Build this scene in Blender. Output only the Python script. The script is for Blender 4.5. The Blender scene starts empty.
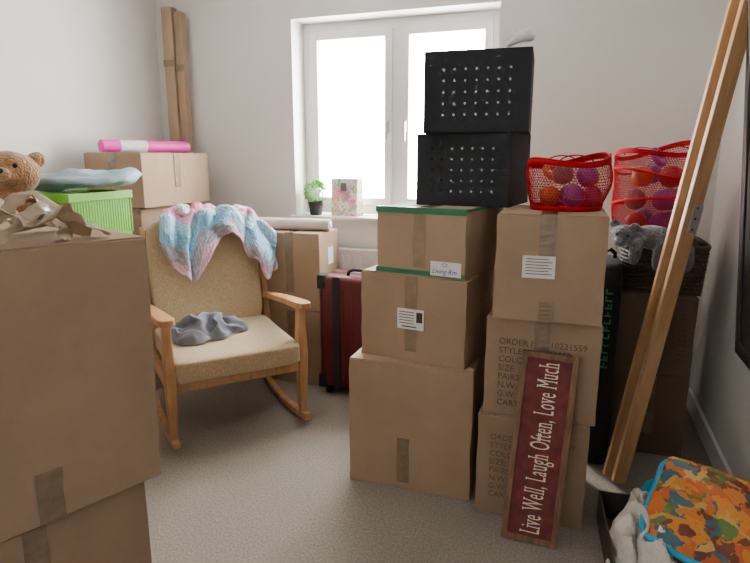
import bpy, bmesh, math, random
from mathutils import Vector, noise, Matrix, Euler
random.seed(7)
S=bpy.context.scene
COL=S.collection
R=math.radians
# ---------------------------------------------------------------- materials
def nodes_of(name):
    m=bpy.data.materials.new(name); m.use_nodes=True
    nt=m.node_tree; b=nt.nodes['Principled BSDF']
    return m,nt,b
def M(name,col,rough=.7,var=.08,scale=12,bump=0.,bscale=60,metal=0.,spec=.4,sheen=0.):
    m,nt,b=nodes_of(name)
    tc=nt.nodes.new('ShaderNodeTexCoord')
    n=nt.nodes.new('ShaderNodeTexNoise'); n.inputs['Scale'].default_value=scale; n.inputs['Detail'].default_value=5
    nt.links.new(tc.outputs['Object'],n.inputs['Vector'])
    r=nt.nodes.new('ShaderNodeValToRGB')
    r.color_ramp.elements[0].position=.3; r.color_ramp.elements[1].position=.7
    r.color_ramp.elements[0].color=[c*(1-var) for c in col]+[1]
    r.color_ramp.elements[1].color=[min(1,c*(1+var)) for c in col]+[1]
    nt.links.new(n.outputs['Fac'],r.inputs['Fac'])
    nt.links.new(r.outputs['Color'],b.inputs['Base Color'])
    b.inputs['Roughness'].default_value=rough; b.inputs['Metallic'].default_value=metal
    b.inputs['Specular IOR Level'].default_value=spec
    if sheen: b.inputs['Sheen Weight'].default_value=sheen
    if bump:
        n2=nt.nodes.new('ShaderNodeTexNoise'); n2.inputs['Scale'].default_value=bscale; n2.inputs['Detail'].default_value=4
        nt.links.new(tc.outputs['Object'],n2.inputs['Vector'])
        bp=nt.nodes.new('ShaderNodeBump'); bp.inputs['Strength'].default_value=bump; bp.inputs['Distance'].default_value=.01
        nt.links.new(n2.outputs['Fac'],bp.inputs['Height']); nt.links.new(bp.outputs['Normal'],b.inputs['Normal'])
    return m
def cardmat(name,col):
    """kraft board: soft mottling and shallow dents"""
    m,nt,b=nodes_of(name); N=nt.nodes; L=nt.links
    tc=N.new('ShaderNodeTexCoord')
    oi=N.new('ShaderNodeObjectInfo')
    ad=N.new('ShaderNodeVectorMath'); ad.operation='ADD'
    L.new(tc.outputs['Object'],ad.inputs[0])
    cb=N.new('ShaderNodeCombineXYZ'); mu=N.new('ShaderNodeMath'); mu.operation='MULTIPLY'; mu.inputs[1].default_value=7.3
    L.new(oi.outputs['Random'],mu.inputs[0]); L.new(mu.outputs[0],cb.inputs[0]); L.new(mu.outputs[0],cb.inputs[2]); L.new(cb.outputs[0],ad.inputs[1])
    n=N.new('ShaderNodeTexNoise'); n.inputs['Scale'].default_value=4; n.inputs['Detail'].default_value=7; n.inputs['Roughness'].default_value=.65
    L.new(ad.outputs[0],n.inputs['Vector'])
    r=N.new('ShaderNodeValToRGB'); r.color_ramp.elements[0].position=.3; r.color_ramp.elements[1].position=.72
    r.color_ramp.elements[0].color=[c*.87 for c in col]+[1]; r.color_ramp.elements[1].color=[c*1.10 for c in col]+[1]
    L.new(n.outputs['Fac'],r.inputs['Fac'])
    L.new(r.outputs['Color'],b.inputs['Base Color'])
    n2=N.new('ShaderNodeTexNoise'); n2.inputs['Scale'].default_value=7; n2.inputs['Detail'].default_value=3; L.new(ad.outputs[0],n2.inputs['Vector'])
    bp=N.new('ShaderNodeBump'); bp.inputs['Strength'].default_value=.6; bp.inputs['Distance'].default_value=.013
    L.new(n2.outputs['Fac'],bp.inputs['Height']); L.new(bp.outputs['Normal'],b.inputs['Normal'])
    b.inputs['Roughness'].default_value=.8; b.inputs['Specular IOR Level'].default_value=.25
    return m
def wood(name,c1,c2,stretch=(3,3,40),rough=.45,scale=2.):
    m,nt,b=nodes_of(name)
    tc=nt.nodes.new('ShaderNodeTexCoord'); mp=nt.nodes.new('ShaderNodeMapping')
    mp.inputs['Scale'].default_value=stretch
    n=nt.nodes.new('ShaderNodeTexNoise'); n.inputs['Scale'].default_value=scale; n.inputs['Detail'].default_value=6; n.inputs['Distortion'].default_value=.8
    r=nt.nodes.new('ShaderNodeValToRGB'); r.color_ramp.elements[0].position=.35; r.color_ramp.elements[1].position=.68
    r.color_ramp.elements[0].color=list(c1)+[1]; r.color_ramp.elements[1].color=list(c2)+[1]
    nt.links.new(tc.outputs['Object'],mp.inputs[0]); nt.links.new(mp.outputs[0],n.inputs['Vector'])
    nt.links.new(n.outputs['Fac'],r.inputs['Fac']); nt.links.new(r.outputs['Color'],b.inputs['Base Color'])
    b.inputs['Roughness'].default_value=rough
    return m
def translucent(name,col,tcol,mixf=.5,rough=.3):
    m,nt,b=nodes_of(name)
    out=nt.nodes['Material Output']
    tc=nt.nodes.new('ShaderNodeTexCoord'); n=nt.nodes.new('ShaderNodeTexNoise'); n.inputs['Scale'].default_value=14
    nt.links.new(tc.outputs['Object'],n.inputs['Vector'])
    r=nt.nodes.new('ShaderNodeValToRGB'); r.color_ramp.elements[0].color=[c*.9 for c in col]+[1]; r.color_ramp.elements[1].color=list(col)+[1]
    nt.links.new(n.outputs['Fac'],r.inputs['Fac']); nt.links.new(r.outputs['Color'],b.inputs['Base Color'])
    b.inputs['Roughness'].default_value=rough
    t=nt.nodes.new('ShaderNodeBsdfTranslucent'); t.inputs['Color'].default_value=list(tcol)+[1]
    mx=nt.nodes.new('ShaderNodeMixShader'); mx.inputs[0].default_value=mixf
    nt.links.new(b.outputs[0],mx.inputs[1]); nt.links.new(t.outputs[0],mx.inputs[2]); nt.links.new(mx.outputs[0],out.inputs['Surface'])
    return m
def multicol(name,cols,scale,rough=.7,kind='VOR',bump=.3):
    m,nt,b=nodes_of(name)
    tc=nt.nodes.new('ShaderNodeTexCoord')
    r=nt.nodes.new('ShaderNodeValToRGB'); r.color_ramp.interpolation='CONSTANT'
    els=r.color_ramp.elements
    els[0].position=0; els[0].color=list(cols[0])+[1]
    els[1].position=1/len(cols); els[1].color=list(cols[1])+[1]
    for i in range(2,len(cols)):
        e=els.new(i/len(cols)); e.color=list(cols[i])+[1]
    if kind=='VOR':
        nz=nt.nodes.new('ShaderNodeTexNoise'); nz.inputs['Scale'].default_value=scale*.7
        mx=nt.nodes.new('ShaderNodeMix'); mx.data_type='RGBA'; mx.inputs[0].default_value=.12
        nt.links.new(tc.outputs['Object'],nz.inputs['Vector'])
        nt.links.new(tc.outputs['Object'],mx.inputs[6]); nt.links.new(nz.outputs['Color'],mx.inputs[7])
        v=nt.nodes.new('ShaderNodeTexVoronoi'); v.inputs['Scale'].default_value=scale
        nt.links.new(mx.outputs[2],v.inputs['Vector'])
        s=nt.nodes.new('ShaderNodeSeparateColor'); nt.links.new(v.outputs['Color'],s.inputs[0])
        nt.links.new(s.outputs[0],r.inputs['Fac'])
    else: # crochet: zig-zag ripple bands with stitch bumps
        sp=nt.nodes.new('ShaderNodeSeparateXYZ'); nt.links.new(tc.outputs['UV'],sp.inputs[0])
        pp=nt.nodes.new('ShaderNodeMath'); pp.operation='PINGPONG'; pp.inputs[1].default_value=.12; nt.links.new(sp.outputs[0],pp.inputs[0])
        s1=nt.nodes.new('ShaderNodeMath'); s1.operation='MULTIPLY_ADD'; s1.inputs[1].default_value=.7; nt.links.new(pp.outputs[0],s1.inputs[0]); nt.links.new(sp.outputs[1],s1.inputs[2])
        s3=nt.nodes.new('ShaderNodeMath'); s3.operation='MULTIPLY'; s3.inputs[1].default_value=scale; nt.links.new(s1.outputs[0],s3.inputs[0])
        f3=nt.nodes.new('ShaderNodeMath'); f3.operation='FLOOR'; nt.links.new(s3.outputs[0],f3.inputs[0])
        dv=nt.nodes.new('ShaderNodeMath'); dv.operation='MULTIPLY_ADD'; dv.inputs[1].default_value=1/len(cols)*3; dv.inputs[2].default_value=.03; nt.links.new(f3.outputs[0],dv.inputs[0])
        fr=nt.nodes.new('ShaderNodeMath'); fr.operation='FRACT'; nt.links.new(dv.outputs[0],fr.inputs[0]); nt.links.new(fr.outputs[0],r.inputs['Fac'])
        nz=nt.nodes.new('ShaderNodeTexVoronoi'); nz.inputs['Scale'].default_value=46; nz.inputs['Randomness'].default_value=.6
        nt.links.new(tc.outputs['UV'],nz.inputs['Vector'])
        dk=nt.nodes.new('ShaderNodeMapRange'); dk.inputs['From Min'].default_value=.25; dk.inputs['From Max'].default_value=.7; dk.inputs['To Min'].default_value=1; dk.inputs['To Max'].default_value=.66
        nt.links.new(nz.outputs['Distance'],dk.inputs['Value'])
        mm=nt.nodes.new('ShaderNodeVectorMath'); mm.operation='SCALE'
        nt.links.new(r.outputs['Color'],mm.inputs[0]); nt.links.new(dk.outputs[0],mm.inputs['Scale'])
        bp=nt.nodes.new('ShaderNodeBump'); bp.inputs['Strength'].default_value=.7; bp.inputs['Distance'].default_value=.010; bp.invert=True
        nt.links.new(nz.outputs['Distance'],bp.inputs['Height']); nt.links.new(bp.outputs['Normal'],b.inputs['Normal'])
        nt.links.new(mm.outputs[0],b.inputs['Base Color']); b.inputs['Roughness'].default_value=.95
        return m
    nt.links.new(r.outputs['Color'],b.inputs['Base Color']); b.inputs['Roughness'].default_value=rough
    return m

m_wall=M('wall_paint',(.81,.785,.75),.9,.012,3,.05,250)
m_ceil=M('ceiling_paint',(.82,.81,.79),.95,.01,3)
m_white=M('white_gloss_paint',(.84,.84,.83),.4,.01,3)
m_carpet=M('carpet',(.31,.268,.228),1.,.24,120,.9,300,spec=.05)
m_card=cardmat('cardboard',(.325,.225,.145))
m_card2=cardmat('cardboard_dark',(.285,.195,.126))
m_card3=cardmat('cardboard_pale',(.36,.255,.168))
m_card4=cardmat('cardboard_shaded',(.125,.085,.055))  # rear corner shade put into the board colour
m_tape=M('brown_tape',(.205,.148,.095),.16,.15,30,.1,60,spec=.8)
m_tape2=translucent('pale_tape',(.50,.39,.27),(.50,.38,.25),.3,.35)
m_green_tape=M('green_tape',(.015,.15,.07),.35,.1,20)
m_paper=M('paper_label',(.8,.8,.78),.7,.02,20)
m_ink=M('dark_ink',(.06,.045,.035),.8,.1,20)
m_ink2=M('faded_ink',(.13,.085,.055),.8,.2,60)
m_ink3=M('very_dark_ink',(.05,.035,.025),.8,.2,60)
m_blueink=M('blue_ink',(.02,.05,.55),.7,.1,20)
m_oak=wood('honey_oak',(.34,.175,.07),(.48,.275,.125),(6,6,1.2),.4,5)
m_pine=wood('light_oak',(.37,.20,.085),(.49,.29,.135),(9,9,.8),.4,5)
m_darkwood=wood('dark_wood',(.02,.014,.01),(.045,.03,.022),(9,9,1),.4,4)
m_signwood=wood('rustic_wood',(.12,.06,.03),(.22,.12,.06),(14,14,2),.7,5)
m_signred=M('maroon_board',(.14,.026,.028),.75,.3,28,.1,60)
m_cream=M('cream_paint',(.78,.70,.55),.6,.12,80)
m_tweed=M('tan_tweed',(.42,.315,.19),.95,.22,160,.6,240,spec=.1,sheen=.3)
m_black=M('black_plastic',(.020,.022,.026),.8,.01,20,spec=.25)
m_blackcloth=M('black_fabric',(.005,.006,.007),.9,.2,30,.3,60)
m_greenmark=M('green_print',(.01,.16,.08),.6,.1,20)
m_maroon=M('maroon_shell',(.080,.006,.012),.35,.15,10)
m_metal=M('brushed_metal',(.65,.65,.66),.3,.05,30,metal=1.)
m_red=M('red_mesh_fabric',(.40,.006,.014),.85,.1,30,spec=.1)
m_greyp=M('grey_plush',(.11,.11,.125),1.,.2,60,.8,120,sheen=.3)
m_brown=M('brown_plush',(.32,.15,.055),1.,.25,60,.8,120,sheen=.5)
m_tanp=M('tan_plush',(.46,.28,.14),1.,.2,60,.8,120,sheen=.5)
m_lime=M('lime_plastic',(.20,.56,.05),.4,.05,10)
m_paleblue=M('pale_blue_cotton',(.38,.51,.58),.9,.12,9,.4,14)
m_cyan=M('cyan_fleece',(.03,.34,.56),.9,.15,20,.4,60)
m_towel=M('cream_towel',(.78,.72,.66),1.,.06,30,.8,120)
m_pink=M('pink_roll',(.72,.04,.36),.4,.1,10)
m_pinkwhite=M('white_wrap',(.75,.70,.76),.5,.1,20)
m_rollgrey=M('grey_wallpaper_roll',(.48,.45,.41),.6,.1,20)
m_wicker=wood('wicker',(.016,.009,.006),(.05,.028,.016),(20,20,20),.6,4)
m_pot=M('charcoal_pot',(.02,.02,.024),.6,.2,20)
m_leaf=M('leaf',(.11,.32,.04),.6,.4,60)
m_soil=M('soil',(.03,.02,.012),1.,.3,60)
m_greycloth=M('blue_grey_jersey',(.15,.16,.19),.95,.15,12,.1,60)
m_back=translucent('grey_diffuser',(.06,.06,.065),(.045,.045,.048),.7,.9)
m_blanket=multicol('crochet_bands',[(.24,.50,.70),(.86,.85,.83),(.80,.34,.50),(.40,.39,.46),(.86,.85,.84),(.42,.66,.80),(.82,.50,.62),(.72,.72,.76)],10,kind='UV')
m_quilt=multicol('printed_fleece',[(.52,.13,.015),(.14,.04,.02),(.60,.22,.02),(.10,.17,.04),(.55,.32,.08),(.50,.10,.02),(.05,.12,.16),(.56,.17,.02)],27)
m_floral=multicol('floral_print',[(.84,.83,.82),(.78,.14,.36),(.84,.83,.82),(.80,.66,.16),(.84,.83,.82),(.25,.5,.25),(.84,.42,.58)],34)
# ---------------------------------------------------------------- builders
def finish(ob,parent,loc,rot,mat,smooth=False,bevel=0,sub=0,solid=0,segs=2):
    COL.objects.link(ob)
    if parent: ob.parent=parent
    ob.location=loc; ob.rotation_euler=rot
    if mat:
        for m in (mat if isinstance(mat,(list,tuple)) else [mat]): ob.data.materials.append(m)
    if smooth:
        for p in ob.data.polygons: p.use_smooth=True
    if solid:
        s=ob.modifiers.new('s','SOLIDIFY'); s.thickness=solid; s.offset=0
    if bevel:
        b=ob.modifiers.new('b','BEVEL'); b.width=bevel; b.segments=segs; b.limit_method='ANGLE'; b.angle_limit=R(40)
    if sub:
        s=ob.modifiers.new('u','SUBSURF'); s.levels=sub; s.render_levels=sub
    return ob
def mk(name,V,F,mat,parent=None,loc=(0,0,0),rot=(0,0,0),uv=None,**k):
    me=bpy.data.meshes.new(name); me.from_pydata([tuple(v) for v in V],[],F); me.update()
    if uv:
        l=me.uv_layers.new(name='UVMap')
        for lp in me.loops: l.data[lp.index].uv=uv[lp.vertex_index]
    bm=bmesh.new(); bm.from_mesh(me); bmesh.ops.recalc_face_normals(bm,faces=bm.faces); bm.to_mesh(me); bm.free()
    return finish(bpy.data.objects.new(name,me),parent,loc,rot,mat,**k)
def bx(x0,x1,y0,y1,z0,z1):
    return [(x0,y0,z0),(x1,y0,z0),(x1,y1,z0),(x0,y1,z0),(x0,y0,z1),(x1,y0,z1),(x1,y1,z1),(x0,y1,z1)],[(0,3,2,1),(4,5,6,7),(0,1,5,4),(1,2,6,5),(2,3,7,6),(3,0,4,7)]
def comb(parts):
    V=[];F=[]
    for v,f in parts:
        o=len(V); V+=list(v); F+=[tuple(i+o for i in q) for q in f]
    return V,F
def boxes(name,L,mat,parent=None,**k):
    V,F=comb([bx(*b) for b in L]); return mk(name,V,F,mat,parent,**k)
def tubeg(P,r,n=10,closed=False,flat=1.):
    P=[Vector(p) for p in P]; N=len(P); V=[];F=[]
    rr=r if isinstance(r,(list,tuple)) else [r]*N
    up=None
    for i,p in enumerate(P):
        if closed: t=P[(i+1)%N]-P[i-1]
        else: t=P[min(i+1,N-1)]-P[max(i-1,0)]
        t.normalize()
        if up is None:
            up=Vector((0,0,1)) if abs(t.z)<.9 else Vector((1,0,0))
        a=(up-t*up.dot(t)).normalized(); b=t.cross(a); up=a
        for j in range(n):
            an=2*math.pi*j/n
            V.append(p+a*math.cos(an)*rr[i]*flat+b*math.sin(an)*rr[i])
    M_=N if closed else N-1
    for i in range(M_):
        for j in range(n):
            k=(i+1)%N
            F.append((i*n+j,i*n+(j+1)%n,k*n+(j+1)%n,k*n+j))
    if not closed:
        F.append(tuple(range(n))[::-1]); F.append(tuple((N-1)*n+j for j in range(n)))
    return V,F
def tube(name,P,r,mat,parent=None,n=10,closed=False,flat=1.,**k):
    V,F=tubeg(P,r,n,closed,flat); k.setdefault('smooth',True); return mk(name,V,F,mat,parent,**k)
def latheg(prof,n=32,sx=1,sy=1):
    V=[];F=[]
    for r,z in prof:
        for j in range(n):
            a=2*math.pi*j/n; V.append((r*math.cos(a)*sx,r*math.sin(a)*sy,z))
    for i in range(len(prof)-1):
        for j in range(n):
            F.append((i*n+j,i*n+(j+1)%n,(i+1)*n+(j+1)%n,(i+1)*n+j))
    return V,F
def surf(name,fn,nu,nv,mat,parent=None,closed_u=False,**k):
    V=[];F=[];uv=[]
    for i in range(nu+1):
        for j in range(nv+1):
            V.append(fn(i/nu,j/nv)); uv.append((i/nu,j/nv))
    for i in range(nu):
        for j in range(nv):
            a=i*(nv+1)+j; F.append((a,a+1,a+nv+2,a+nv+1))
    k.setdefault('smooth',True)
    return mk(name,V,F,mat,parent,uv=uv,**k)
def sellg(rx,ry,rz,e1=1,e2=1,nu=32,nv=20,c=(0,0,0)):
    def pw(x,e): return math.copysign(abs(x)**e,x)
    V=[];F=[]
    for i in range(nv+1):
        ph=-math.pi/2+math.pi*i/nv
        for j in range(nu):
            th=2*math.pi*j/nu
            V.append((c[0]+rx*pw(math.cos(ph),e1)*pw(math.cos(th),e2),c[1]+ry*pw(math.cos(ph),e1)*pw(math.sin(th),e2),c[2]+rz*pw(math.sin(ph),e1)))
    for i in range(nv):
        for j in range(nu):
            F.append((i*nu+j,i*nu+(j+1)%nu,(i+1)*nu+(j+1)%nu,(i+1)*nu+j))
    return V,F
def jitter(V,amp,sc,seed=0):
    out=[]
    for v in V:
        v=Vector(v); out.append(v+noise.noise_vector(v*sc+Vector((seed,seed*1.7,3)))*amp)
    return out
def tag(o,label,cat,group=None,kind=None):
    o['label']=label; o['category']=cat
    if group: o['group']=group
    if kind: o['kind']=kind
    return o
def struct(o,label=None):
    o['kind']='structure'
    if label: o['label']=label
    return o
def empty(name,loc,rotz=0):
    o=bpy.data.objects.new(name,None); COL.objects.link(o); o.location=loc; o.rotation_euler=(0,0,rotz); o.empty_display_size=.1; return o
VROT=(Matrix.Rotation(R(-90),3,'Y')@Matrix.Rotation(R(90),3,'X')).to_euler()
def text(name,body,size,mat,parent,loc,rot=(math.pi/2,0,0),xs=1.,align='LEFT',ext=.0004,off=0.,ls=1.,serif=0,shear=0.):
    c=bpy.data.curves.new('t','FONT'); c.body=body; c.size=size; c.align_x=align; c.extrude=ext; c.offset=off; c.space_line=ls; c.resolution_u=3; c.shear=shear
    if serif: c.space_character=1.12
    t=bpy.data.objects.new('t',c); COL.objects.link(t)
    bpy.context.view_layer.update()
    me=bpy.data.meshes.new_from_object(t.evaluated_get(bpy.context.evaluated_depsgraph_get()))
    bpy.data.objects.remove(t)
    if serif:
        segs={}
        for e in me.edges:
            a,b=me.vertices[e.vertices[0]].co,me.vertices[e.vertices[1]].co
            if abs(a.y-b.y)<1e-4*size*10 and a.z>0 and b.z>0 and .02*size<abs(a.x-b.x)<.20*size:
                segs[(round(min(a.x,b.x),5),round(max(a.x,b.x),5),round(a.y,4))]=1
        bm=bmesh.new(); bm.from_mesh(me)
        cy={}
        for k in segs: cy[k[2]]=cy.get(k[2],0)+1
        for (x0,x1,y) in segs:
            if cy[y]<3: continue
            up = 1 if y<.3*size else -1
            e_=serif*size; h_=.05*size*up
            z=ext*1.3
            q=[bm.verts.new(p) for p in ((x0-e_,y,z),(x1+e_,y,z),(x1+e_,y+h_*.6,z),(x1,y+h_,z),(x0,y+h_,z),(x0-e_,y+h_*.6,z))]
            bm.faces.new(q)
        bm.to_mesh(me); bm.free()
    for v in me.vertices: v.co.x*=xs
    me.materials.clear()
    o=bpy.data.objects.new(name,me); me.name=name
    return finish(o,parent,loc,rot,mat)
# ---------------------------------------------------------------- room
XL,XR,YB,YF,ZC=-2.62,.65,3.30,-1.4,2.4
struct(boxes('floor',[(XL-.2,XR+.2,YF-.12,YB+.25,-.1,0)],m_carpet),'grey-beige cut pile carpet')
struct(boxes('ceiling',[(XL-.2,XR+.2,YF-.12,YB+.25,ZC,ZC+.1)],m_ceil),'plain white ceiling')
struct(boxes('wall_left',[(XL-.15,XL,YF,YB,0,ZC)],m_wall),'off-white painted wall')
struct(boxes('wall_right',[(XR,XR+.15,YF,YB,0,ZC)],m_wall),'off-white painted wall')
struct(boxes('wall_front_blocker',[(-.55,XR+.15,YF-.12,YF,0,ZC),(XL-.15,-2.3,YF-.12,YF,0,ZC),(-2.3,-.55,YF-.12,YF,2.25,ZC)],m_wall),'added off-white wall behind the viewer, opening placed to shade the rear right')  # unseen wall added to keep the fill light off the right rear
WX0,WX1,WZ0,WZ1=-1.66,-.44,.93,2.10
struct(boxes('wall_back',[(XL-.15,WX0,YB,YB+.25,0,ZC),(WX1,XR+.15,YB,YB+.25,0,ZC),(WX0,WX1,YB,YB+.25,0,WZ0),(WX0,WX1,YB,YB+.25,WZ1,ZC)],m_wall),'off-white wall with window opening')
struct(boxes('baseboard_right',[(XR-.018,XR,YF,YB,0,.10)],m_white,bevel=.004),'white painted skirting board')
struct(boxes('baseboard_back',[(XL,XR-.018,YB-.018,YB,0,.10)],m_white,bevel=.004),'white painted skirting board')
struct(boxes('baseboard_left',[(XL,XL+.018,YF,YB-.018,0,.10)],m_white,bevel=.004),'white painted skirting board')
struct(boxes('trim_1',[(WX0-.03,WX1+.03,YB-.035,YB+.16,WZ0,WZ0+.022)],m_white,bevel=.006),'white window sill board')
wy=YB+.16; zs=WZ0+.022
fr=[(WX0,WX0+.055,wy,wy+.06,zs,WZ1),(WX1-.055,WX1,wy,wy+.06,zs,WZ1),(WX0+.055,WX1-.055,wy,wy+.06,zs,zs+.06),(WX0+.055,WX1-.055,wy,wy+.06,WZ1-.055,WZ1)]
xm=(WX0+WX1)/2
fr.append((xm-.03,xm+.03,wy,wy+.06,zs+.06,WZ1-.055))
win=struct(boxes('window_1',fr,m_white,bevel=.004),'white uPVC two-sash window')
for x0,x1 in ((WX0+.055,xm-.03),(xm+.03,WX1-.055)):
    z0,z1=zs+.06,WZ1-.055; t=.045
    boxes('window_sash',[(x0,x0+t,wy-.02,wy+.045,z0,z1),(x1-t,x1,wy-.02,wy+.045,z0,z1),(x0+t,x1-t,wy-.02,wy+.045,z0,z0+t),(x0+t,x1-t,wy-.02,wy+.045,z1-t,z1)],m_white,win,bevel=.004)
for hx in (xm-.055,xm+.055):
    boxes('window_handle',[(hx-.01,hx+.01,wy-.035,wy-.02,1.45,1.52),(hx-.008,hx+.008,wy-.05,wy-.035,1.40,1.51)],m_metal,win,bevel=.003)
rad=boxes('radiator',[(-1.55,-.45,3.205,3.225,.15,.76),(-1.55,-.45,3.25,3.268,.17,.74)]+[(-1.55+.0367*i+.008,-1.55+.0367*i+.028,3.198,3.205,.18,.73) for i in range(30)],m_white,bevel=.003)
tag(rad,'white ribbed panel radiator under the window sill','radiator')
for x in (-1.4,-.63): boxes('radiator_bracket',[(x,x+.03,3.225,3.285,.2,.7)],m_white,rad)
boxes('top_grille',[(-1.56,-.44,3.20,3.27,.755,.765)],m_white,rad)
for x in (-1.53,-.49): boxes('valve_pipe',[(x,x+.02,3.23,3.25,0,.16)],m_white,rad)
# ---------------------------------------------------------------- cardboard boxes
GB='packed moving boxes'
def card(loc,rz,w,d,h,label,mat=m_card,tapes=(),flaps=True,name='cardboard_box',seam='x',group=GB,jit=.008):
    """origin front bottom centre; front face is local -y side at y=0"""
    ht=h-.004 if flaps else h
    me=bpy.data.meshes.new(name); bm=bmesh.new()
    bmesh.ops.create_cube(bm,size=1)
    bmesh.ops.subdivide_edges(bm,edges=bm.edges,cuts=9,use_grid_fill=True)
    sd=random.random()*50
    for v in bm.verts:
        x,y,z=v.co
        edge=sum(abs(abs(c)-.5)<1e-4 for c in (x,y,z))
        p=Vector((x*w,(y+.5)*d,(z+.5)*ht))
        nv=noise.noise_vector(p*9+Vector((sd,0,0)))
        if edge>=2 and 0.02<p.z:
            p+=Vector((-abs(nv.x)*math.copysign(1,x),abs(nv.y)*(1 if y<0 else -1),-abs(nv.z)*.5))*jit
        elif edge==1:
            nn=noise.noise(p*5+Vector((sd,3,0)))*.0025
            if abs(abs(x)-.5)<1e-4: p.x+=nn
        v.co=p
    bm.to_mesh(me); bm.free()
    o=finish(bpy.data.objects.new(name,me),None,(loc[0],loc[1],loc[2]),(0,0,R(rz)),mat,bevel=.003)
    if flaps:
        g=.003
        if seam=='x': fl=[(-w/2+.006,w/2-.006,.004,d/2-g),(-w/2+.006,w/2-.006,d/2+g,d-.004)]
        else: fl=[(-w/2+.006,-g,.004,d-.004),(g,w/2-.006,.004,d-.004)]
        for a in fl: boxes('flap',[(a[0],a[1],a[2],a[3],ht,h)],mat,o,bevel=.001)
    for i,t in enumerate(tapes):
        cx,tw,z0,z1,over,tm=t
        V=[];F=[]
        n=14; sdd=random.random()*9
        for k in range(n+1):
            z=z0+(z1-z0)*k/n
            wv=.003*noise.noise(Vector((z*14,sdd,0))); w2=.003*noise.noise(Vector((z*20,sdd,5)))
            yy=-.0022 if k%3 else -.0032
            V+=[(cx-tw/2+wv,-.0022,z),(cx+wv,yy,z),(cx+tw/2+w2,-.0022,z)]
            if k: F+=[(3*k-3,3*k-2,3*k+1,3*k),(3*k-2,3*k-1,3*k+2,3*k+1)]
        if over:
            ln=len(V)
            for q in (-3,-2,-1):
                v=V[ln+q]; V[ln+q]=(v[0],-.002,h+.0012)
            V+=[(cx-tw/2,over,h+.0012),(cx,over+.004,h+.0012),(cx+tw/2,over,h+.0012)]
            F+=[(ln-3,ln-2,ln+1,ln),(ln-2,ln-1,ln+2,ln+1)]
        mk('packing_tape',V,F,tm,o,solid=.0006)
    return tag(o,label,'box',group)
TP=m_tape
b1=card((-.562,2.03,0),0,.50,.42,.528,'large plain cardboard box at the base of a tall stack',m_card,[(-.02,.05,.03,.22,0,TP)])
def rc(cx,cy,rz,w):
    a=R(rz); return (cx-w/2*math.cos(a),cy-w/2*math.sin(a))
c=rc(-.350,2.035,-9,.44)
b2=card((c[0],c[1],.528),-9,.44,.38,.342,'square cardboard box with white shipping label, mid stack',m_card,[(0,.05,0.04,.335,0,TP)])
lab=boxes('shipping_label',[(-.055,.055,-.006,-.0042,.13,.21)],m_paper,b2)
boxes('label_print',[(-.047,.015,-.0066,-.006,.196-.011*i,.199-.011*i) for i in range(5)]+[(.025,.05,-.0066,-.006,.16,.2),(-.035,.025,-.0066,-.006,.138,.143)],m_ink,lab)
c=rc(-.360,2.04,-12,.37)
b3=card((c[0],c[1],.87),-12,.37,.40,.25,'small cardboard box sealed with green tape, handwritten label',m_card3,[(0,.05,0.03,.245,.2,TP)],jit=.004)
for g_ in ((-.186,.186,-.0045,-.0025,.230,.252),(-.186,.186,-.0045,-.0025,.0,.018),(.1835,.1865,-.002,.36,.242,.252),(-.186,.186,-.002,.022,.2512,.2525)):
    boxes('green_tape',[g_],m_green_tape,b3)
lab=boxes('handwritten_label',[(.050,.172,-.0062,-.0045,.006,.060)],m_paper,b3)
text('handwriting','Living Rm',.027,m_blueink,lab,(.056,-.0068,.015),off=-.0001,shear=.35,xs=.92)
tube('pen_mark',[(.108+.010*math.cos(t_),-.0066,.048+.006*math.sin(t_)) for t_ in [k_*.6 for k_ in range(11)]],.001,m_blueink,lab,n=5)
r1=card((-.093,1.98,0),0,.385,.38,.397,'printed cardboard shipping carton at the stack base',m_card2,[(0,.05,0,.39,0,TP)],flaps=True)
r2=card((-.078,1.99,.397),0,.385,.38,.363,'shipping carton with printed order details on its side',m_card2,[(.0,.05,.20,.36,0,TP)])
r3=card((-.070,1.965,.76),1,.355,.40,.36,'cardboard box with white address label, top of stack',m_card,[(-.01,.05,.20,.35,.2,TP),(.0,.05,.0,.07,0,TP)])
lab=boxes('address_label',[(-.085,.02,-.006,-.0038,.15,.225)],m_paper,r3)
boxes('label_print',[(-.075,-.0+.01*(i%2),-.0066,-.006,.213-.010*i,.2155-.010*i) for i in range(6)],m_ink,lab)
prt='ORDER NO: 10221559\nSTYLE NO: 221559\nCOLOUR:\nSIZE:\nPAIRS:\nN.W:\nG.W:\nCARTON NO:'
for b in (r1,r2):
    text('printed_text',prt,.031,m_ink2 if b is r1 else m_ink,b,(-.145,-.001,.30 if b is r1 else .265),ls=1.05,xs=.98,off=-.0002)
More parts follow.
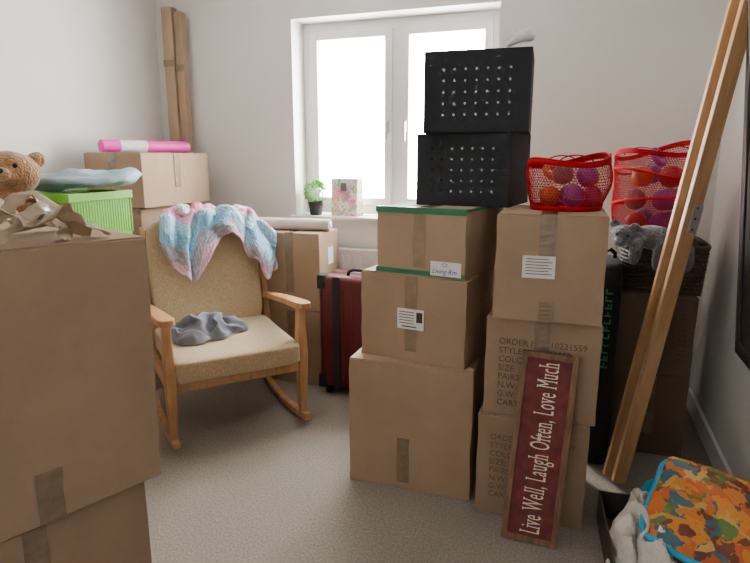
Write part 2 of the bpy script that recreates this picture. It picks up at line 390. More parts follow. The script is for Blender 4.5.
# foreground pair (upper one leans very slightly)
rz=68.8
ax=Vector((math.cos(R(rz)),math.sin(R(rz))))
C=Vector((-.948,1.090)); c=C-ax*.31
card((c[0]-.028,c[1]-.015,0),rz,.60,.50,.512,'large cardboard box under another large box',m_card2,[(.04,.05,.3,.505,0,TP)],jit=.004)
f2=card((c[0],c[1],.519),rz,.62,.52,.608,'large closed cardboard box topped with loose tape',m_card,[(.05,.055,.0,.12,0,TP)],jit=.003)
f2.rotation_euler=(R(.8),R(.8),R(rz))
def ribbon(name,P,wd,mat,parent,loc=(0,0,0),side=Vector((0,1,0)),rz=0,**k):
    P=[Vector(p) for p in P]
    n=60
    def cr(t):
        t=t*(len(P)-1); i=min(int(t),len(P)-2); f=t-i
        p0=P[max(i-1,0)];p1=P[i];p2=P[i+1];p3=P[min(i+2,len(P)-1)]
        return .5*((2*p1)+(-p0+p2)*f+(2*p0-5*p1+4*p2-p3)*f*f+(-p0+3*p1-3*p2+p3)*f**3)
    def fn(u,v):
        p=cr(u); s=side.normalized()
        s=Matrix.Rotation(1.0*math.sin(u*6),3,'Z')@s
        s=(s+Vector((0,0,.45*math.sin(u*9+wd*50)))).normalized()
        q=p+s*(v-.5)*wd; q+=noise.noise_vector(q*40)*.010
        q.z=max(.6095,.609+(q.z-.613)*.80)
        return q
    return surf(name,fn,n,6,mat,parent,loc=loc,rot=(0,0,rz),solid=.0006,**k)
for P_,w_,s_ in (
  ([(-.02,.10,.615),(.05,.12,.67),(.11,.13,.735),(.16,.10,.68),(.24,.04,.622)],.048,(0,1,0)),
  ([(.0,.20,.616),(.07,.20,.70),(.13,.16,.715),(.16,.08,.64),(.13,.01,.62)],.050,(0,1,0)),
  ([(.0,.05,.616),(.06,.05,.66),(.12,.08,.70),(.17,.14,.65),(.27,.16,.618)],.050,(.3,1,.3)),
  ([(.02,.15,.62),(.03,.08,.70),(.09,.03,.66),(.14,.04,.70),(.2,.08,.617)],.042,(1,.4,.2)),
  ([(.12,.14,.72),(.17,.18,.70),(.13,.22,.65),(.08,.16,.63),(.18,.20,.640),(.27,.26,.616)],.042,(1,.4,.2)),
  ([(-.10,.12,.616),(-.03,.10,.68),(.05,.14,.71),(.10,.18,.66),(.18,.24,.617)],.050,(0,1,.3))):
    ribbon('loose_packing_tape',P_,w_,m_tape2,f2,side=Vector(s_))
# ---------------------------------------------------------------- storage crates
def perf(w,h,nx,nz,s,r):
    V=[];F=[]
    gx0=-nx*s/2; gz0=(h-nz*s)/2
    K=12
    for i in range(nx):
        for j in range(nz):
            cx=gx0+(i+.5)*s; cz=gz0+(j+.5)*s; o=len(V)
            for k in range(K):
                a=2*math.pi/K*k+math.pi/4; V.append((cx+r*math.cos(a),0,cz+r*math.sin(a)))
            for k in range(K):
                a=2*math.pi/K*k+math.pi/4; m=max(abs(math.cos(a)),abs(math.sin(a)))
                V.append((cx+s/2*math.cos(a)/m,0,cz+s/2*math.sin(a)/m))
            for k in range(K):
                F.append((o+k,o+(k+1)%K,o+K+(k+1)%K,o+K+k))
    gx1=-gx0; gz1=gz0+nz*s
    for a,b,c_,d in ((-w/2,w/2,0,gz0),(-w/2,w/2,gz1,h),(-w/2,gx0,gz0,gz1),(gx1,w/2,gz0,gz1)):
        o=len(V); V+=[(a,0,c_),(b,0,c_),(b,0,d),(a,0,d)]; F.append((o,o+1,o+2,o+3))
    return V,F
def crate(loc,rz,w,d,h,label,r=.0052):
    e=empty('storage_crate',loc,R(rz))
    V,F=perf(w,h-.0,7,5,.040,r)
    mk('perforated_panel',V,F,m_black,e,loc=(0,.002,0))
    for x in (-w/2+.001,w/2-.001):
        boxes('side_panel',[(x-.001,x+.001,.004,d-.004,0,h)],m_black,e)
    boxes('base',[(-w/2,w/2,.002,d,0,.006)],m_black,e)
    boxes('top_panel',[(-w/2,w/2,.002,d,h-.006,h)],m_black,e,bevel=.001)
    V=[(-w/2+.006,d-.004,.006),(w/2-.006,d-.004,.006),(w/2-.006,d-.004,h-.006),(-w/2+.006,d-.004,h-.006)]
    mk('backing_diffuser',V,[(0,1,2,3)],m_back,e)  # added translucent sheet, dims the window light showing through the holes
    return tag(e,label,'storage box','perforated black storage crates')
c=rc(-.238,2.20,-8,.368)
crate((c[0],c[1],1.12),-8,.368,.33,.272,'black perforated storage crate on top of cardboard boxes',.0046)
crate((-.370,2.20,1.392),3,.385,.31,.29,'black perforated storage crate stacked on another crate',.0048)
wh=tube('white_handle',[(-.275,2.24,1.692),(-.262,2.24,1.70),(-.245,2.24,1.711),(-.225,2.24,1.722),(-.205,2.24,1.726),(-.192,2.24,1.718),(-.188,2.24,1.705)],[.006,.010,.015,.021,.024,.020,.010],m_white,n=16)
tag(wh,'small rounded white plastic handle resting on the black crate','handle')
# ---------------------------------------------------------------- sign
sg=empty('wooden_sign',(-.077,1.842,.004)); sg.rotation_euler=(R(-10.3),R(2.6),R(-1))
sw,sh=.187,.66
boxes('sign_frame',[(-sw/2,-sw/2+.02,0,.02,0,sh),(sw/2-.02,sw/2,0,.02,0,sh),(-sw/2+.02,sw/2-.02,0,.02,0,.02),(-sw/2+.02,sw/2-.02,0,.02,sh-.02,sh)],m_signwood,sg,bevel=.002)
pn=boxes('sign_board',[(-sw/2+.018,sw/2-.018,.007,.016,.018,sh-.018)],m_signred,sg)
t=text('sign_lettering','Live Well, Laugh Often, Love Much',.096,m_cream,sg,(.032,.0055,.032),rot=VROT,xs=1.,off=-.0004,serif=.075)
wid=max(v.co.x for v in t.data.vertices)
for v in t.data.vertices: v.co.x*=.597/wid
tag(sg,'narrow maroon wooden sign with cream lettering leaning on boxes','sign')
# ---------------------------------------------------------------- rocking chair
CC=(-1.44,2.225); CR=R(48)
def cw(lx,ly,z): return (CC[0]+lx*math.cos(CR)-ly*math.sin(CR),CC[1]+lx*math.sin(CR)+ly*math.cos(CR),z)
ch=empty('rocking_chair',(CC[0],CC[1],0),CR)
tag(ch,'wooden rocking chair with tan tweed seat and back','chair')
def rockz(y): return .018+.30*(y-.26)**2
def leg(name,pts,par=ch):
    V=[];F=[]
    for (px,y,z,a,b) in pts: V+=[(px-a,y-b,z),(px+a,y-b,z),(px+a,y+b,z),(px-a,y+b,z)]
    n=len(pts)
    for i in range(n-1):
        for j in range(4): F.append((4*i+j,4*i+(j+1)%4,4*i+4+(j+1)%4,4*i+4+j))
    F+=[(0,1,2,3),tuple(range(4*n-4,4*n))]
    return mk(name,V,F,m_oak,par,bevel=.005)
for sx in (-1,1):
    x=sx*.312
    P=[(x,y,rockz(y)) for y in [-.07+.75*i/24 for i in range(25)]]
    V=[];F=[]
    for (px,y,z) in P:
        V+=[(px-.017,y,z-.016),(px+.017,y,z-.016),(px+.017,y,z+.018),(px-.017,y,z+.018)]
    for i in range(24):
        for j in range(4): F.append((4*i+j,4*i+(j+1)%4,4*i+4+(j+1)%4,4*i+4+j))
    F+=[(0,1,2,3),(96,97,98,99)]
    mk('rocker',V,F,m_oak,ch,bevel=.006)
    leg('leg',[(x,.0,rockz(0)+.01,.015,.020),(x,.0,.20,.020,.028),(x,.0,.36,.023,.036),(x,.0,.48,.020,.028),(x,-.005,.600,.017,.024)])
    leg('leg',[(x,.60,rockz(.6)+.01,.014,.018),(x,.56,.22,.018,.026),(x,.52,.36,.019,.03),(x,.555,.60,.016,.024),(x*.95,.645,.95,.012,.016)])
    V=[];F=[];n=20
    for i in range(n+1):
        u=i/n; y=-.085+.67*u; z=.602+.006*math.sin(u*3.1)-.075*u
        hw=.043*(1-.40*u)*(min(1,(u+.03)*9))**.5
        cxx=x+sx*.006*math.sin(u*3.1)
        V+=[(cxx-hw,y,z),(cxx+hw,y,z),(cxx+hw*.92,y,z+.03),(cxx-hw*.92,y,z+.03)]
    for i in range(n):
        for j in range(4): F.append((4*i+j,4*i+(j+1)%4,4*i+4+(j+1)%4,4*i+4+j))
    F+=[(0,1,2,3),(4*n,4*n+1,4*n+2,4*n+3)]
    mk('armrest',V,F,m_oak,ch,bevel=.006,segs=3)
    boxes('seat_rail',[(x-.014,x+.014,.0,.53,.275,.335)],m_oak,ch,bevel=.005)
boxes('seat_rail',[(-.31,.31,-.014,.014,.275,.335)],m_oak,ch,bevel=.005)
boxes('seat_rail',[(-.31,.31,.50,.53,.275,.33)],m_oak,ch,bevel=.005)
boxes('back_rail',[(-.30,.30,.635,.66,.875,.935)],m_oak,ch,bevel=.006)
def cushion(name,rx,ry,rz,loc,rot,mat,parent,e1=.20,e2=.12):
    V,F=sellg(rx,ry,rz,e1,e2,64,28)
    V=jitter(V,.005,7,2)
    return mk(name,V,F,mat,parent,loc=loc,rot=rot,smooth=True)
cushion('seat_cushion',.295,.29,.055,(0,.225,.388),(R(2),0,0),m_tweed,ch)
cushion('back_cushion',.286,.055,.292,(0,.58,.695),(R(-16),0,0),m_tweed,ch,.28,.16)
# blanket
path=[(.675,.70),(.715,.85),(.745,.96),(.725,1.012),(.665,1.025),(.60,.995),(.552,.92),(.510,.80),(.475,.67),(.448,.56)]
path=[Vector((0,a,b)) for a,b in path]
def crm(P,t):
    t=max(0,min(.9999,t))*(len(P)-1); i=min(int(t),len(P)-2); f=t-i
    p0=P[max(i-1,0)];p1=P[i];p2=P[i+1];p3=P[min(i+2,len(P)-1)]
    return .5*((2*p1)+(-p0+p2)*f+(2*p0-5*p1+4*p2-p3)*f*f+(-p0+3*p1-3*p2+p3)*f**3)
def fb(u,v):
    L=.78+.11*math.sin(u*9.5-.3)*(1-u*.35)-.03*max(0,u-.75)*4*.5
    t=.08+v*(L-.08)
    p=crm(path,t)
    x=-.185+.53*u+.035*math.sin(v*5+u*4)
    n1=noise.noise(Vector((u*6,v*5,1))); n2=noise.noise(Vector((u*13,v*10,4)))
    f=.025*math.sin(u*15+v*6+2.5*n1)*(.35+v)+.032*n1+.009*n2
    if x>.28: p=p+Vector((0,0,-(x-.28)*1.3))
    fr=t>.5
    return (x+.4*f,p.y-(abs(f)*1.15+.006 if fr else -abs(f)*.6),p.z+(abs(f)*.9 if .25<t<.6 else f*.4))
bl=surf('crochet_blanket',fb,90,76,m_blanket,loc=(CC[0],CC[1],0),rot=(0,0,CR),solid=.008)
tag(bl,'pastel pink, blue and white crochet blanket draped over chair back','blanket')
def heapg(rx,ry,h,seed,nf=5,amp=.25,nr=34,na=96,soft=False):
    V=[(0,0,h)];F=[]
    for i in range(1,nr+1):
        r=i/nr
        for j in range(na):
            a=2*math.pi*j/na
            wob=1+.14*math.sin(a*3+seed)+.07*math.sin(a*7+seed*2)
            x=rx*r*wob*math.cos(a); y=ry*r*wob*math.sin(a)
            base=h*(max(0,1-r**2.6))**.6
            q=noise.noise(Vector((x*14+seed,y*14,seed)))
            ph=nf*(x/rx*1.0+.8*y/ry)+4*q+seed
            ridge=abs(math.sin(ph)) if not soft else .5+.5*math.sin(ph)
            z=base*(1-amp+amp*1.3*ridge)+ (0 if i==nr else .004)
            V.append((x,y,max(0,z)))
    V[0]=(0,0,sum(V[k][2] for k in range(1,na+1))/na)
    for j in range(na): F.append((0,1+j,1+(j+1)%na))
    for i in range(nr-1):
        for j in range(na):
            a=1+i*na+j; b=1+i*na+(j+1)%na; F.append((a,a+na,b+na,b))
    return V,F
V,F=heapg(.03,.045,.03,2.2,3,.3)
pk_=mk('folded_cloth',V,F,M('pink_cotton',(.80,.30,.38),.9,.1,20),loc=cw(.0,.69,1.034),rot=(0,0,CR),smooth=True); tag(pk_,'small folded pink cloth tucked on top of the blanket','cloth')
V,F=heapg(.19,.14,.085,1.3,5.5,.6,soft=True); V=jitter(V,.018,18,4); V=[Vector((v.x,v.y,max(0,v.z))) for v in V]
g=mk('folded_scarf',V,F,m_greycloth,loc=cw(-.10,.27,.446),rot=(0,0,R(44)),smooth=True)
tag(g,'crumpled blue-grey striped cloth lying on the chair seat','cloth')
# ---------------------------------------------------------------- boxes behind chair
card((-1.515,2.91,0),0,.37,.28,.45,'cardboard box on the floor behind the chair',m_card2,[(0,.05,.2,.44,0,TP)])
bb=card((-1.515,2.91,.45),0,.37,.28,.44,'cardboard box supporting a wallpaper roll',m_card,[(0,.05,.1,.43,.15,TP)])
boxes('address_label',[(.1863,.1876,.12,.19,.25,.35)],m_paper,bb)
rr=empty('wallpaper_roll',(-1.55,3.03,.89+.036),R(5))
tag(rr,'pale grey wallpaper roll lying on a cardboard box','roll')
V,F=tubeg([(-.21,0,0),(.23,0,0)],.035,24); mk('paper_roll',V,F,m_rollgrey,rr,smooth=False,bevel=.002)
tube('roll_core',[(.228,0,0),(.233,0,0)],.02,m_white,rr,n=20)
for z,h,l in ((0,.52,'cardboard box at the base of a corner stack'),(.52,.52,'cardboard box in the middle of a corner stack')):
    card((-2.375,2.53,z),0,.36,.56,h,l,m_card2,[(0,.05,.1,.4,0,TP)])
cb=card((-2.345,2.52,1.04),0,.38,.59,.29,'long cardboard box topped with a pink roll',m_card,[(0,.05,.1,.28,.15,TP)],seam='y',jit=.005)
boxes('side_tape',[(.1930,.195,.26,.31,.10,.288)],m_tape,cb)
p0=Vector((-2.44,2.55,1.33+.036)); p1=Vector((-2.265,3.06,1.33+.036))
dr=(p1-p0); ln=dr.length
pr=empty('wrapping_paper_roll',p0,math.atan2(dr.y,dr.x))
tag(pr,'pink and white wrapping paper roll on a cardboard box','roll')
mk('paper_roll',*tubeg([(0,0,0),(ln,0,0)],.033,24),m_pink,pr,bevel=.002)
mk('white_band',*tubeg([(.10,0,0),(.26,0,0)],.0345,24),m_pinkwhite,pr)
for x,y,w,d,h,l in ((-2.462,3.20,.075,.06,2.21,'tall flat cardboard package standing in the corner'),(-2.390,3.21,.055,.05,2.18,'tall narrow cardboard package standing beside a wider one')):
    o=card((x,y,0),0,w,d,h,l,m_card2 if w<.07 else m_card,[],flaps=True,name='long_cardboard_package',group='tall cardboard packages',jit=.003)
    for zz in (h-.35,h-.9): boxes('packing_tape',[(-w/2-.001,w/2+.001,-.003,-.0005,zz,zz+.04)],m_tape,o)
# left mid stack with basket
for z in (0,.5):
    card((-2.0,1.36,z),0,.66,.48,.5,'cardboard box beneath a green basket',m_card,[(0,.05,.1,.4,0,TP)])
gb=empty('plastic_basket',(-1.738,1.695,1.0)); tag(gb,'lime green slotted plastic basket on cardboard boxes','basket')
def slotted(e,w,d,h,mat):
    L=[]
    n=int(w/.0125)
    for i in range(n+1):
        x=-w/2+w*i/n
        for y in (-d/2,d/2): L.append((x-.0042,x+.0042,y-.002,y+.002,.02,h))
    n=int(d/.0125)
    for i in range(n+1):
        y=-d/2+d*i/n
        for x in (-w/2,w/2): L.append((x-.002,x+.002,y-.0042,y+.0042,.02,h))
    boxes('slotted_side',L,mat,e)
    boxes('basket_base',[(-w/2,w/2,-d/2,d/2,0,.025)],mat,e,bevel=.003)
    t=.008
    z=h-.03; hh=.03
    boxes('basket_rim',[(-w/2-t,w/2+t,-d/2-t,-d/2+.002,z,z+hh),(-w/2-t,w/2+t,d/2-.002,d/2+t,z,z+hh),(-w/2-t,-w/2+.002,-d/2,d/2,z,z+hh),(w/2-.002,w/2+t,-d/2,d/2,z,z+hh)],mat,e,bevel=.002)
slotted(gb,.19,.29,.18,m_lime)
V,F=heapg(.080,.12,.12,3.3,4,.3)
o=mk('folded_cloth',V,F,m_paleblue,loc=(-1.738,1.695,1.026),smooth=True); tag(o,'pale blue cloth bundled inside the green basket','cloth')
V,F=sellg(.20,.15,.028,.8,.4,64,28); V=jitter(V,.028,9,5); V=jitter(V,.014,22,2)
o=mk('pillow',V,F,m_paleblue,loc=(-1.790,1.755,1.224),rot=(R(4),R(-1),R(30)),smooth=True)
tag(o,'pale blue soft cotton pillow lying on the green basket','pillow')
def blob(name,parts,mat,loc,rot,vox=.008,parent=None,sc=1.):
    V,F=comb([sellg(p[3]*sc,p[4]*sc,p[5]*sc,1,1,20,14,(p[0]*sc,p[1]*sc,p[2]*sc)) for p in parts])
    o=mk(name,V,F,mat,parent,loc=loc,rot=rot)
    r=o.modifiers.new('r','REMESH'); r.mode='VOXEL'; r.voxel_size=vox; r.use_smooth_shade=True
    s=o.modifiers.new('s','SMOOTH'); s.factor=.6; s.iterations=4
    return o
k=1.15
tb=blob('teddy_bear',[(0,0,.09,.085,.075,.10),(0,-.02,.215,.080,.072,.066),(.062,0,.268,.028,.016,.026),(-.062,0,.268,.028,.016,.026),(0,-.078,.195,.034,.028,.026),
  (.09,-.04,.12,.03,.055,.03),(-.09,-.04,.12,.03,.055,.03),(.06,-.10,.035,.036,.08,.036),(-.06,-.10,.035,.036,.08,.036)],m_brown,(-1.825,1.445,1.006),(0,0,R(0)),sc=k)
tb.rotation_euler=(R(-15),R(6),R(35))
tag(tb,'brown teddy bear slumped on a cardboard box','teddy bear')
def kk(*a): return tuple(x*k for x in a)
mk('muzzle',*sellg(*kk(.026,.012,.02),1,1,20,12,kk(0,-.101,.193)),m_tanp,tb,smooth=True)
mk('nose',*sellg(*kk(.010,.007,.008),1,1,14,8,kk(0,-.113,.200)),m_black,tb,smooth=True)
for sx in (-1,1):
    mk('eye',*sellg(*kk(.007,.006,.007),1,1,12,8,kk(sx*.030,-.087,.225)),m_black,tb,smooth=True)
    mk('inner_ear',*sellg(*kk(.016,.006,.016),1,1,14,8,kk(sx*.062,-.014,.268)),m_tanp,tb,smooth=True)
# ---------------------------------------------------------------- suitcase
su=empty('suitcase',(-1.06,2.80,0)); tag(su,'maroon hard suitcase with black trim standing upright','suitcase')
for y0,y1 in ((0,.115),(.135,.25)): boxes('shell',[(-.23,.23,y0,y1,.05,.68)],m_maroon,su,bevel=.03,segs=4)
boxes('zip_band',[(-.225,.225,.112,.138,.055,.675)],m_black,su,bevel=.01)
boxes('shell_ribs',[(x-.008,x+.008,-.004,.004,.10,.62) for x in (-.15,-.09,-.03,.03,.09,.15)],m_maroon,su,bevel=.003)
for q in ((-.236,-.19,-.006,.06,.045,.12),(-.236,-.19,-.006,.06,.61,.686),(.19,.236,-.006,.06,.045,.12),(.19,.236,-.006,.06,.61,.686),(-.145,-.105,-.007,.0,.05,.68)):
    boxes('corner_trim',[q],m_black,su,bevel=.006,segs=3)
tube('carry_handle',[(-.08,.06,.675),(-.075,.06,.70),(-.05,.06,.712),(.05,.06,.712),(.075,.06,.70),(.08,.06,.675)],.009,m_black,su)
for x in (-.19,.19):
    for y in (.04,.21):
        tube('wheel',[(x-.012,y,.025),(x+.012,y,.025)],.025,m_black,su,n=20)
        boxes('wheel_housing',[(x-.018,x+.018,y-.018,y+.018,.03,.06)],m_black,su,bevel=.004)
# ---------------------------------------------------------------- window sill things
zs2=WZ0+.022
pl=empty('potted_plant',(-1.545,3.345,zs2)); tag(pl,'small leafy green plant in a charcoal pot on the sill','plant')
mk('pot',*latheg([(0,.0),(.036,0),(.047,.075),(.050,.082),(.044,.082),(.042,.070),(0,.066)],28),m_pot,pl,smooth=True)
mk('soil',*latheg([(0,.073),(.041,.073)],20),m_soil,pl)
V=[];F=[]
for i in range(900):
    d=Vector((random.gauss(0,1),random.gauss(0,1),random.gauss(.2,1))).normalized()
    rr_=.055+.022*random.random(); c=Vector((0,0,.14))+Vector((d.x,d.y,d.z*.9))*rr_
    s=.011; t=d.cross(Vector((random.random(),random.random(),1))).normalized(); b=(d+t*.4).normalized()
    o=len(V); V+=[c-t*s*.5,c-b*s*.3,c+t*s*.5,c+b*s*1.3]
    F.append((o,o+1,o+2,o+3))
mk('foliage',V,F,m_leaf,pl)
L=[]
for i in range(12):
    a=i*.52; L.append(tubeg([(0.01*math.cos(a),.01*math.sin(a),.065),(.05*math.cos(a),.05*math.sin(a),.12+.03*(i%3))],.0015,5))
mk('stems',*comb(L),m_leaf,pl)
gg=empty('gift_bag',(-1.34,3.36,zs2),R(-12)); tag(gg,'floral paper gift bag with cord handles on the sill','gift bag')
w,h,d=.19,.225,.07
V=[(-w/2,-d/2,0),(w/2,-d/2,0),(w/2,d/2,0),(-w/2,d/2,0),(-w/2,-d/2.4,h),(w/2,-d/2.4,h),(w/2,d/2.4,h),(-w/2,d/2.4,h)]
mk('bag_body',V,[(0,1,2,3),(0,1,5,4),(1,2,6,5),(2,3,7,6),(3,0,4,7)],m_floral,gg,solid=.001)
for y in (-d/2.4,d/2.4):
    tube('cord_handle',[(-.035,y,h-.01)]+[(.035*-math.cos(math.pi*k_/10),y,h+.04*math.sin(math.pi*k_/10)) for k_ in range(1,10)]+[(.035,y,h-.01)],.003,m_greyp,gg,n=8)
boxes('gift_tag',[(-.02,.02,-d/2-.003,-d/2-.001,.15,.2)],m_greyp,gg)
# ---------------------------------------------------------------- red mesh baskets
def meshbasket(loc,rb_,rt,h,label,rotz=0,wav=.02,mid=(),tilt=0,sag=0.):
    e=empty('mesh_basket',loc,rotz); tag(e,label,'basket','red pop-up mesh baskets')
    e.rotation_euler=(0,0,rotz)
    V=[];F=[];na=int(2*math.pi*rt/.0115); nz=int(h/.010)
    rad0=lambda u: rb_+(rt-rb_)*u+.016*math.sin(u*math.pi)
    def rad_(u,a=0): return rad0(u)*(1+sag*math.sin(3*a+4*u)*math.sin(u*math.pi))
    def wv(u,a): return wav*u*math.sin(2*a+.8)+tilt*u*math.cos(a)
    for i in range(nz+1):
        u=i/nz
        for j in range(na):
            a=2*math.pi*(j+.5*(i%2))/na; r=rad_(u,a)
            V.append((r*math.cos(a),r*math.sin(a),.004+(h-.008)*u+wv(u,a)))
    for i in range(nz):
        for j in range(na):
            a=i*na+j;b=i*na+(j+1)%na;c_=a+na;d=b+na
            if i%2==0: F+=[(a,b,c_),(b,d,c_)]
            else: F+=[(a,d,c_),(a,b,d)]
    o=mk('mesh_side',V,F,m_red,e)
    wf=o.modifiers.new('w','WIREFRAME'); wf.thickness=.0016; wf.use_replace=True
    def band(z0,z1,nm,ph=0,p2=0):
        V=[];F=[]
        for z in (z0,z1):
            for j in range(64):
                a=2*math.pi*j/64; zz=z+ph*math.sin(a+p2); u=zz/h; r=rad_(u,a)+.001; V.append((r*math.cos(a),r*math.sin(a),zz+wv(u,a)))
        for j in range(64): F.append((j,(j+1)%64,64+(j+1)%64,64+j))
        mk(nm,V,F,m_red,e,solid=.003,smooth=True)
    band(.0,.018,'bottom_band'); band(h-.018,h,'top_band')
    for q_,m_ in enumerate(mid): band(h*m_,h*m_+.012,'middle_band',.024,2.5+q_*2.4)
    mk('basket_base',*latheg([(0,.001),(rb_,.001),(rb_,.004),(0,.004)],40),m_red,e)
    tube('rim_wire',[(rad_(1,a)*math.cos(a),rad_(1,a)*math.sin(a),h+wv(1,a)) for a in [2*math.pi*k_/64 for k_ in range(64)]],.004,m_red,e,closed=True)
    for s in (-1,1):
        tube('carry_strap',[(rt*.45*math.cos(t),s*(rt-.004),h-.02+.035*math.sin(t)) for t in [math.pi*k_/14 for k_ in range(15)]],.006,m_red,e,flat=.4)
    return e
meshbasket((-.035,2.215,1.12),.118,.137,.175,'red pop-up mesh basket of toys on a cardboard box',0.2,.014,(),.010,.05)
meshbasket((.325,2.90,.96),.148,.172,.375,'tall red pop-up mesh basket of toys against the wall',.3,.022,(.42,.72),.020,.07)
tcol={'purple':(.13,.04,.25),'orange':(.45,.11,.02),'pink':(.42,.07,.17),'blue':(.04,.09,.30),'red':(.32,.015,.015),'yellow':(.5,.33,.04),'grey':(.11,.11,.13)}
tm={k_:M(k_+'_toy_plastic',v,.5,.1,20) for k_,v in tcol.items()}
def toyball(x,y,z,r,cn):
    o=mk('toy_ball',*sellg(r,r,r,1,1,28,18),tm[cn],loc=(x,y,z),rot=(random.random(),random.random(),0),smooth=True)
    P=[(r*1.0*math.cos(a),r*1.0*math.sin(a),0) for a in [2*math.pi*k_/40 for k_ in range(40)]]
    tube('ball_seam',P,.0022,tm['grey'],o,closed=True,n=6)
    tag(o,cn+' toy ball in a red mesh basket','toy ball','toys in mesh baskets')
def toyring(x,y,z,r,cn):
    P=[(r*math.cos(a),r*math.sin(a),0) for a in [2*math.pi*k_/32 for k_ in range(32)]]
    o=tube('toy_ring',P,r*.36,tm[cn],None,closed=True,loc=(x,y,z),rot=(random.uniform(.4,1.2),random.uniform(0,1),0))
    tag(o,cn+' chunky toy ring in a red mesh basket','toy ring','toys in mesh baskets')
for x,y,z,r,c_ in ((-.09,2.17,.05,.036,'orange'),(-.01,2.145,.05,.038,'purple'),(.050,2.20,.05,.036,'pink'),(-.02,2.25,.05,.04,'blue'),(-.05,2.17,.125,.036,'grey'),(.03,2.18,.125,.036,'purple'),(.035,2.27,.115,.038,'red')):
    toyball(x,y,1.12+z,r,c_)
toyring(-.085,2.25,1.12+.13,.032,'orange')
for x,y,z,r,c_ in ((.26,2.86,.06,.046,'red'),(.36,2.84,.06,.046,'purple'),(.41,2.92,.06,.046,'purple'),(.30,2.97,.06,.05,'blue'),(.25,2.86,.16,.046,'grey'),(.36,2.83,.16,.046,'purple'),(.40,2.93,.16,.05,'grey'),(.27,2.85,.26,.046,'orange'),(.385,2.85,.26,.048,'red'),(.32,2.96,.27,.045,'blue')):
    toyball(x,y,.96+z,r,c_)
toyring(.33,2.88,.96+.345,.036,'purple')
# ---------------------------------------------------------------- rear right stack
card((.36,2.66,0),0,.31,.50,.38,'carton with painted-in shade at the base by the wall',m_card4,[(0,.05,.1,.37,0,TP)])
rb2=card((.36,2.66,.38),0,.31,.50,.35,'carton with painted-in shade and printed number beneath a wicker basket',m_card4,[(0,.05,.1,.34,0,TP)])
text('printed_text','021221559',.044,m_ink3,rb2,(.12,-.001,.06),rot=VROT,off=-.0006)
wk=empty('wicker_basket',(.375,2.90,.73)); tag(wk,'dark brown woven wicker basket on a cardboard carton','basket')
def rrect(a,w,d):
    c_,s=math.cos(a),math.sin(a); e=.4
    return (w/2*math.copysign(abs(c_)**e,c_),d/2*math.copysign(abs(s)**e,s))
L=[]
for k_ in range(12):
    P=[]
    for j in range(96):
        a=2*math.pi*j/96; x,y=rrect(a,.32+.02*k_/10,.42+.02*k_/10); wob=1+.010*math.sin(24*a+math.pi*k_)
        P.append((x*wob,y*wob,.010+.0165*k_))
    L.append(tubeg(P,.0085,6,True))
mk('woven_side',*comb(L),m_wicker,wk,smooth=True)
boxes('basket_base',[(-.15,.15,-.2,.2,0,.01)],m_wicker,wk)
tube('basket_rim',[(*rrect(2*math.pi*j/96,.345,.445),.202) for j in range(96)],.011,m_wicker,wk,closed=True,n=8)
kq=1.0
pz=blob('plush_toy',[(.03,0,.0,.095,.06,.050),(-.085,-.02,.000,.052,.048,.042),(-.095,-.065,-.020,.026,.024,.020),(-.130,.0,.030,.024,.012,.028),(-.050,-.03,.036,.024,.012,.026),
  (.12,-.03,-.020,.065,.030,.026),(-.03,-.060,-.055,.026,.026,.058),(.06,-.060,-.055,.028,.028,.065),(.16,-.05,-.06,.028,.030,.050)],m_greyp,(.285,2.60,.985),(0,0,0),.008,sc=kq)
pz.rotation_euler=(R(10),R(6),R(-8))
tag(pz,'grey plush animal toy slumped sideways on the wicker basket','soft toy')
for s in (-1,1): mk('eye',*sellg(.006,.006,.006,1,1,12,8,(-.09+s*.020,-.066,.012)),m_black,pz,smooth=True)
bk=empty('black_storage_bag',(.150,2.44,0)); tag(bk,'tall black bag with green printing beside the boxes','bag')
V,F=sellg(.050,.17,.445,.22,.3,40,30,(0,.17,.445)); V=jitter(V,.010,7,9)
mk('bag_body',V,F,m_blackcloth,bk,smooth=True)
L=[]
for i in range(11):
    z=.46+.031*i; a=-.012
    L+=[(a,a+.026,-.012,-.006,z,z+.005)]
    for q in ((1,),(0,1),(0,),(1,2),(2,),(0,2),(0,))[(i*3)%7]:
        xx=a+.0105*q; L+=[(xx,xx+.005,-.012,-.006,z,z+.019)]
boxes('green_print',L,m_greenmark,bk)
tube('carry_strap',[(-.03,.10,.87),(-.03,.11,.91),(0,.13,.93),(.02,.16,.91),(.02,.17,.87)],.009,m_blackcloth,bk,flat=.3)
# ---------------------------------------------------------------- leaning planks
def plank(p0,p1,w,t,label,groove=True):
    p0=Vector(p0);p1=Vector(p1); d=(p1-p0); L=d.length
    e=boxes('wooden_bed_rail',[(-w/2,w/2,-t/2,t/2,0,L)]+([(-w/2,-w/2+.012,-t/2-.006,-t/2,0,L)] if groove else []),m_pine,bevel=.0015)
    z=d.normalized(); x=(Vector((1,0,0))-z*z.x).normalized(); x=(x+Vector((0,.25,0))); x=(x-z*x.dot(z)).normalized(); y=z.cross(x)
    m=Matrix((x,y,z)).transposed().to_4x4(); m.translation=p0
    e.matrix_world=m
    tag(e,label,'bed rail','wooden bed rails leaning on the wall'); return e
pk=plank((.240,2.345,.012),(.598,2.51,2.32),.054,.022,'long light oak bed rail with metal bracket leaning on the wall')
plank((.200,2.385,.012),(.558,2.55,2.31),.036,.022,'narrow light oak bed rail leaning beside a wider one',False)
br=boxes('metal_bracket',[(-.004,.026,-.0150,-.0112,1.03,1.14),(.024,.030,-.0150,.012,1.03,1.14)],m_metal,pk,bevel=.001)
for z in (1.045,1.085,1.125): tube('screw',[(.010,-.0170,z),(.010,-.0150,z)],.004,m_black,br,n=12)
dk=empty('dark_wooden_panel',(XR-.006,0,.58)); dk.rotation_euler=(0,R(-4.6),0)
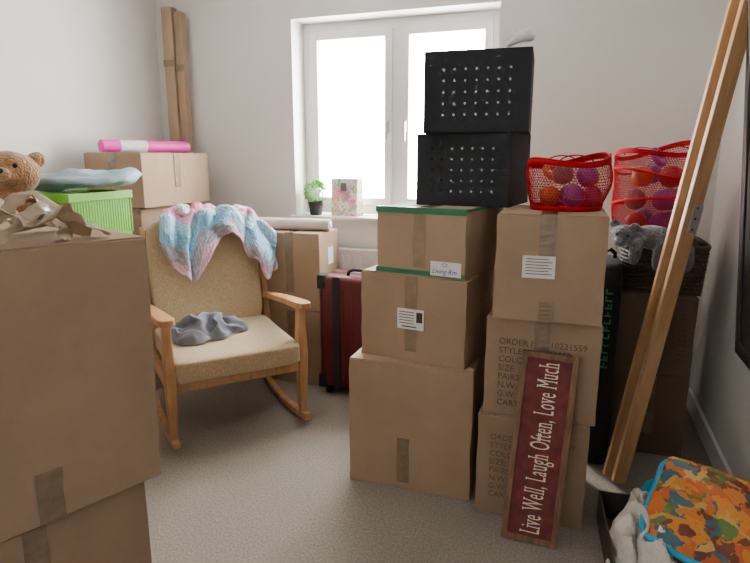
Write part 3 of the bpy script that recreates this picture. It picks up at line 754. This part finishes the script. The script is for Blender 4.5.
boxes('frame_board',[(-.026,-.002,1.75,2.44,0,1.27)],m_darkwood,dk,bevel=.004)
boxes('frame_edge',[(-.034,-.026,1.75,2.44,0,.05),(-.034,-.026,1.75,2.44,1.22,1.27),(-.034,-.026,1.75,1.80,.05,1.22),(-.034,-.026,2.39,2.44,.05,1.22)],m_darkwood,dk,bevel=.003)
tag(dk,'dark wooden framed panel tipped forward from the wall','panel')
# ---------------------------------------------------------------- open box with textiles
ob=empty('open_storage_box',(.395,1.80,0),R(4)); tag(ob,'dark open storage box filled with folded textiles','box')
w,d,h,t=.45,.60,.11,.008
m_darkcard=M('dark_storage_box',(.05,.038,.03),.7,.15,10)
for q in ((-w/2,w/2,-d/2,-d/2+t,0,h),(-w/2,w/2,d/2-t,d/2,0,h),(-w/2,-w/2+t,-d/2+t,d/2-t,0,h),(w/2-t,w/2,-d/2+t,d/2-t,0,h)):
    boxes('box_side',[q],m_darkcard,ob,bevel=.002)
boxes('box_bottom',[(-w/2+t,w/2-t,-d/2+t,d/2-t,0,t)],m_darkcard,ob)
def put(name,V,F,mat,loc,rot,label,cat,**k):
    o=mk(name,V,F,mat,loc=loc,rot=rot,smooth=True,**k); tag(o,label,cat); return o
V,F=heapg(.095,.22,.20,4.1,5,.5); V=jitter(V,.03,12,3); V=[Vector((v.x,v.y,max(0,v.z))) for v in V]
put('cream_towel',V,F,m_towel,(.272,1.82,.01),(0,0,R(4)),'cream towel bundled inside the open storage box','towel')
V,F=heapg(.055,.09,.20,7.7,4,.3); put('cyan_blanket',V,F,m_cyan,(.328,2.00,.01),(0,0,R(20)),'bright blue fleece tucked beside the towels','blanket')
V,F=heapg(.15,.11,.09,2.7,6,.5); V=jitter(V,.02,14,3); V=[Vector((v.x,v.y,max(0,v.z))) for v in V]
put('cream_towel',V,F,m_towel,(.42,1.63,.01),(0,0,R(10)),'cream towel folded under a printed cushion','towel')
qb=empty('printed_bag',(.452,1.870,.205)); qb.rotation_euler=(R(13),R(9),R(-14)); tag(qb,'colourful orange printed fabric bag with blue trim on towels','bag')
V,F=sellg(.155,.195,.062,.6,.26,72,32); V=jitter(V,.020,8,3); V=jitter(V,.010,20,3); mk('bag_body',V,F,m_quilt,qb,smooth=True)
def pw(x,e): return math.copysign(abs(x)**e,x)
P=jitter([(.156*pw(math.cos(a),.28),.197*pw(math.sin(a),.28),.004) for a in [2*math.pi*k_/120 for k_ in range(120)]],.020,8,3)
tube('blue_trim',P,.013,m_cyan,qb,closed=True,n=10)
# ---------------------------------------------------------------- camera / light
cam=bpy.data.cameras.new('camera'); co=bpy.data.objects.new('camera',cam); COL.objects.link(co)
cam.sensor_width=36; cam.lens=27.84; cam.clip_start=.02
co.location=(0,0,1.3); co.rotation_euler=(R(78),0,R(19)); S.camera=co
w=bpy.data.worlds.new('world'); S.world=w; w.use_nodes=True; nt=w.node_tree
bg=nt.nodes['Background']
tc=nt.nodes.new('ShaderNodeTexCoord'); sp=nt.nodes.new('ShaderNodeSeparateXYZ'); mr=nt.nodes.new('ShaderNodeMapRange')
nt.links.new(tc.outputs['Generated'],sp.inputs[0]); nt.links.new(sp.outputs['Y'],mr.inputs['Value'])
mr.inputs['From Min'].default_value=-.1; mr.inputs['From Max'].default_value=.4; mr.inputs['To Min'].default_value=1.7; mr.inputs['To Max'].default_value=58
nt.links.new(mr.outputs[0],bg.inputs['Strength']); bg.inputs['Color'].default_value=(1,.99,.965,1)
